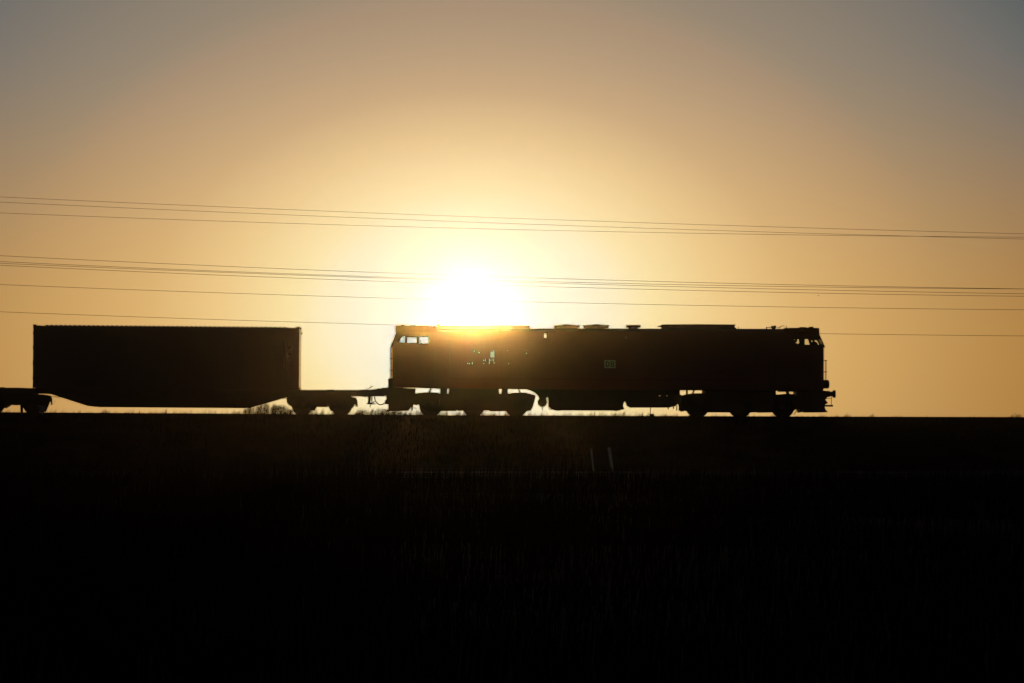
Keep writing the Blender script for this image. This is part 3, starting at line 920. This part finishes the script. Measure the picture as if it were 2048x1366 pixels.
# tall field grass between camera and road
spots = []
for i in range(42000):
    y = 36 + (232 - 36) * (random.random() ** 1.35)
    x = random.uniform(-1, 1) * (y * .098 + 3)
    hs = .75 + .5 * math.sin(x * .45 + 1.2) * math.sin(y * .09) + (.35 if x < -y * .02 else 0)
    spots.append((x, y, ground_z(x, y), max(.35, hs)))
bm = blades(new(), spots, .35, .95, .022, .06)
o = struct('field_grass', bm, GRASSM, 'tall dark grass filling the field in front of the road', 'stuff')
# bank grass (slope facing us and the crest behind the track)
spots = []
for i in range(9000):
    x = random.uniform(-27, 27)
    y = random.uniform(249.5, 258.0)
    spots.append((x, y, ground_z(x, y), .7))
blades_bm = blades(new(), spots, .15, .45, .02, .05)
struct('slope_grass', blades_bm, GRASSM, 'short dark grass on the slope of the railway bank', 'stuff')
DENS = [(-200, .5), (0, .5), (60, .7), (190, .7), (230, 1.0), (420, .8), (470, 1.4), (720, 1.6), (850, 1.8), (1000, 1.5), (1100, 1.2), (1300, 1.3), (1420, .8), (1600, .9), (1760, .8), (1850, .4), (2048, .5), (2300, .5)]
HGT = [(-200, .18), (0, .2), (200, .2), (480, .24), (600, .3), (720, .34), (850, .34), (1020, .27), (1100, .24), (1250, .27), (1400, .2), (1650, .17), (1800, .12), (2048, .1), (2300, .1)]
spots = []
i = 0
while i < 14000:
    px = random.uniform(-200, 2260)
    clump = .5 + .5 * math.sin(px * .19) * math.sin(px * .067 + 1) + .3 * math.sin(px * .53)
    if random.random() > min(1, interp(DENS, px) * .55 * max(.12, clump)):
        i += .25
        continue
    y = random.uniform(263.8, 266.6)
    x = (px - 1024) * K * y
    spots.append((x, y, ground_z(x, y), interp(HGT, px) / .3 * random.uniform(.5, 1.25)))
    i += 1
bm = blades(new(), spots, .10, .42, .016, .22)
struct('bank_grass', bm, DRYM, 'wispy dry grass along the crest behind the rails', 'stuff')

def grass_tuft(px, half, h, n, label, lean=.2, y=263.7):
    x0 = (px - 1024) * K * y
    sp = []
    for _ in range(n):
        x = x0 + random.gauss(0, M(half, y) * .5)
        yy = y + random.uniform(-.2, .3)
        sp.append((x, yy, ground_z(x, yy), max(.3, 1 - abs(x - x0) / (M(half, y) * 2.2))))
    bm = blades(new(), sp, h * .55, h * 1.1, .012, lean)
    tag(obj('grass_tuft', bm, DRYM), label, 'grass tuft', 'grass tufts on the railway bank')
grass_tuft(211, 9, .30, 60, 'bushy grass tuft left of the upright one under the container', .1)
grass_tuft(204, 6, .22, 30, 'low grass tuft hugging the bushy tuft below the container', .1)
grass_tuft(331, 3, .34, 40, 'narrow upright grass tuft standing alone under the container middle', .12)
grass_tuft(1245, 12, .36, 60, 'wind bent grass tuft below the locomotive fuel tank end', .5)
grass_tuft(1692, 7, .30, 40, 'nearest grass tuft to the locomotive front, bent right', .45)
grass_tuft(1742, 10, .26, 36, 'thin spread grass tuft farther ahead of the locomotive front', .35)

def shrub(px, wpx, hpx, n, label, name='shrub', y=264.4, leaf=.05, stems=26):
    x0, hw, h = (px - 1024) * K * y, M(wpx / 2, y), M(hpx, y)
    root = thing(name, label, 'shrub', (x0, y, ground_z(x0, y)))
    bs, bl = new(), new()
    ends = []
    for _ in range(stems):
        u = random.uniform(-1, 1)
        x = x0 + u * hw * .9
        yy = y + random.uniform(-.5, .5)
        hh = h * (1 - .45 * u * u) * random.uniform(.6, 1.05)
        z = ground_z(x, yy)
        a, b_ = Vector((x, yy, z - .05)), Vector((x + random.gauss(.05, .08), yy + random.gauss(0, .06), z + hh))
        m_ = (a + b_) / 2 + Vector((random.gauss(0, .03), 0, 0))
        tube(bs, [a, m_, b_], [.010, .007, .003], 4)
        ends.append((a, m_, b_))
    for _ in range(n):
        a, m_, b_ = random.choice(ends)
        t = random.random() ** .7
        p_ = a.lerp(m_, t * 2) if t < .5 else m_.lerp(b_, t * 2 - 1)
        p_ = p_ + Vector((random.gauss(0, .05), random.gauss(0, .06), random.gauss(0, .035)))
        u = Vector((random.gauss(0, 1), random.gauss(0, 1), random.gauss(0, 1))).normalized() * leaf * random.uniform(.5, 1.1)
        w = u.orthogonal().normalized() * leaf * .35
        q = [bl.verts.new(p_ + d) for d in (-u * .5, w * .5, u * .5, -w * .5)]
        bl.faces.new(q)
    obj('stem', fix(bs), BARK, root)
    obj('foliage', bl, SHRUBM, root)
shrub(535, 104, 25, 9000, 'broad speckled shrub behind the container end and wagon bogie', leaf=.05, stems=60)
shrub(762, 112, 16, 5000, 'low speckled shrub below the coupling between wagon and locomotive', leaf=.045, stems=60)
shrub(2029, 19, 11, 260, 'small round shrub on the bank at the right edge', leaf=.06, stems=9)

# ------------------------------------------------------------------ a bird far behind the wires
Y = 292
c = P(1637, 591.5, Y)
bm = new()
kk = M(1, Y)
lathe(bm, c - Vector((2 * kk, 0, .2 * kk)), (1, 0, .35), [(0, .1 * kk), (.8 * kk, .35 * kk), (2.2 * kk, .5 * kk), (3.2 * kk, .32 * kk), (3.8 * kk, .08 * kk)], 10)
for s in (-1, 1):
    v = [bm.verts.new(c + Vector(q)) for q in ((-.6 * kk, 0, 0), (.6 * kk, 0, .1 * kk), (-.2 * kk, s * 2.6 * kk, 1.0 * kk), (-.9 * kk, s * 2.4 * kk, .8 * kk), (-.6 * kk, 0, -.12 * kk), (.6 * kk, 0, -.05 * kk))]
    bm.faces.new([v[0], v[1], v[2], v[3]])
    bm.faces.new([v[4], v[3], v[2], v[5]])
tag(obj('bird', bm, FEATHER), 'tiny dark bird flying under the wires at the right', 'bird')

# ------------------------------------------------------------------ haze: thin forward scattering air, added to make the lens glare over the locomotive
bm = new()
box3(bm, -400, 400, -100, 300, -2.2, 20)
hz = obj('glare_haze', fix(bm), bpy.data.materials.new('glare_haze_air'))
hm_ = hz.data.materials[0]
hm_.use_nodes = True
t = hm_.node_tree
t.nodes.clear()
o = t.nodes.new('ShaderNodeOutputMaterial')
pv = t.nodes.new('ShaderNodeVolumePrincipled')
pv.inputs['Color'].default_value = (.96, .96, .95, 1)
pv.inputs['Density'].default_value = .000054
pv.inputs['Anisotropy'].default_value = .996
t.links.new(pv.outputs[0], o.inputs['Volume'])
hz['kind'] = 'stuff'
hz['label'] = 'thin scattering air added to spread sun glare over the locomotive'
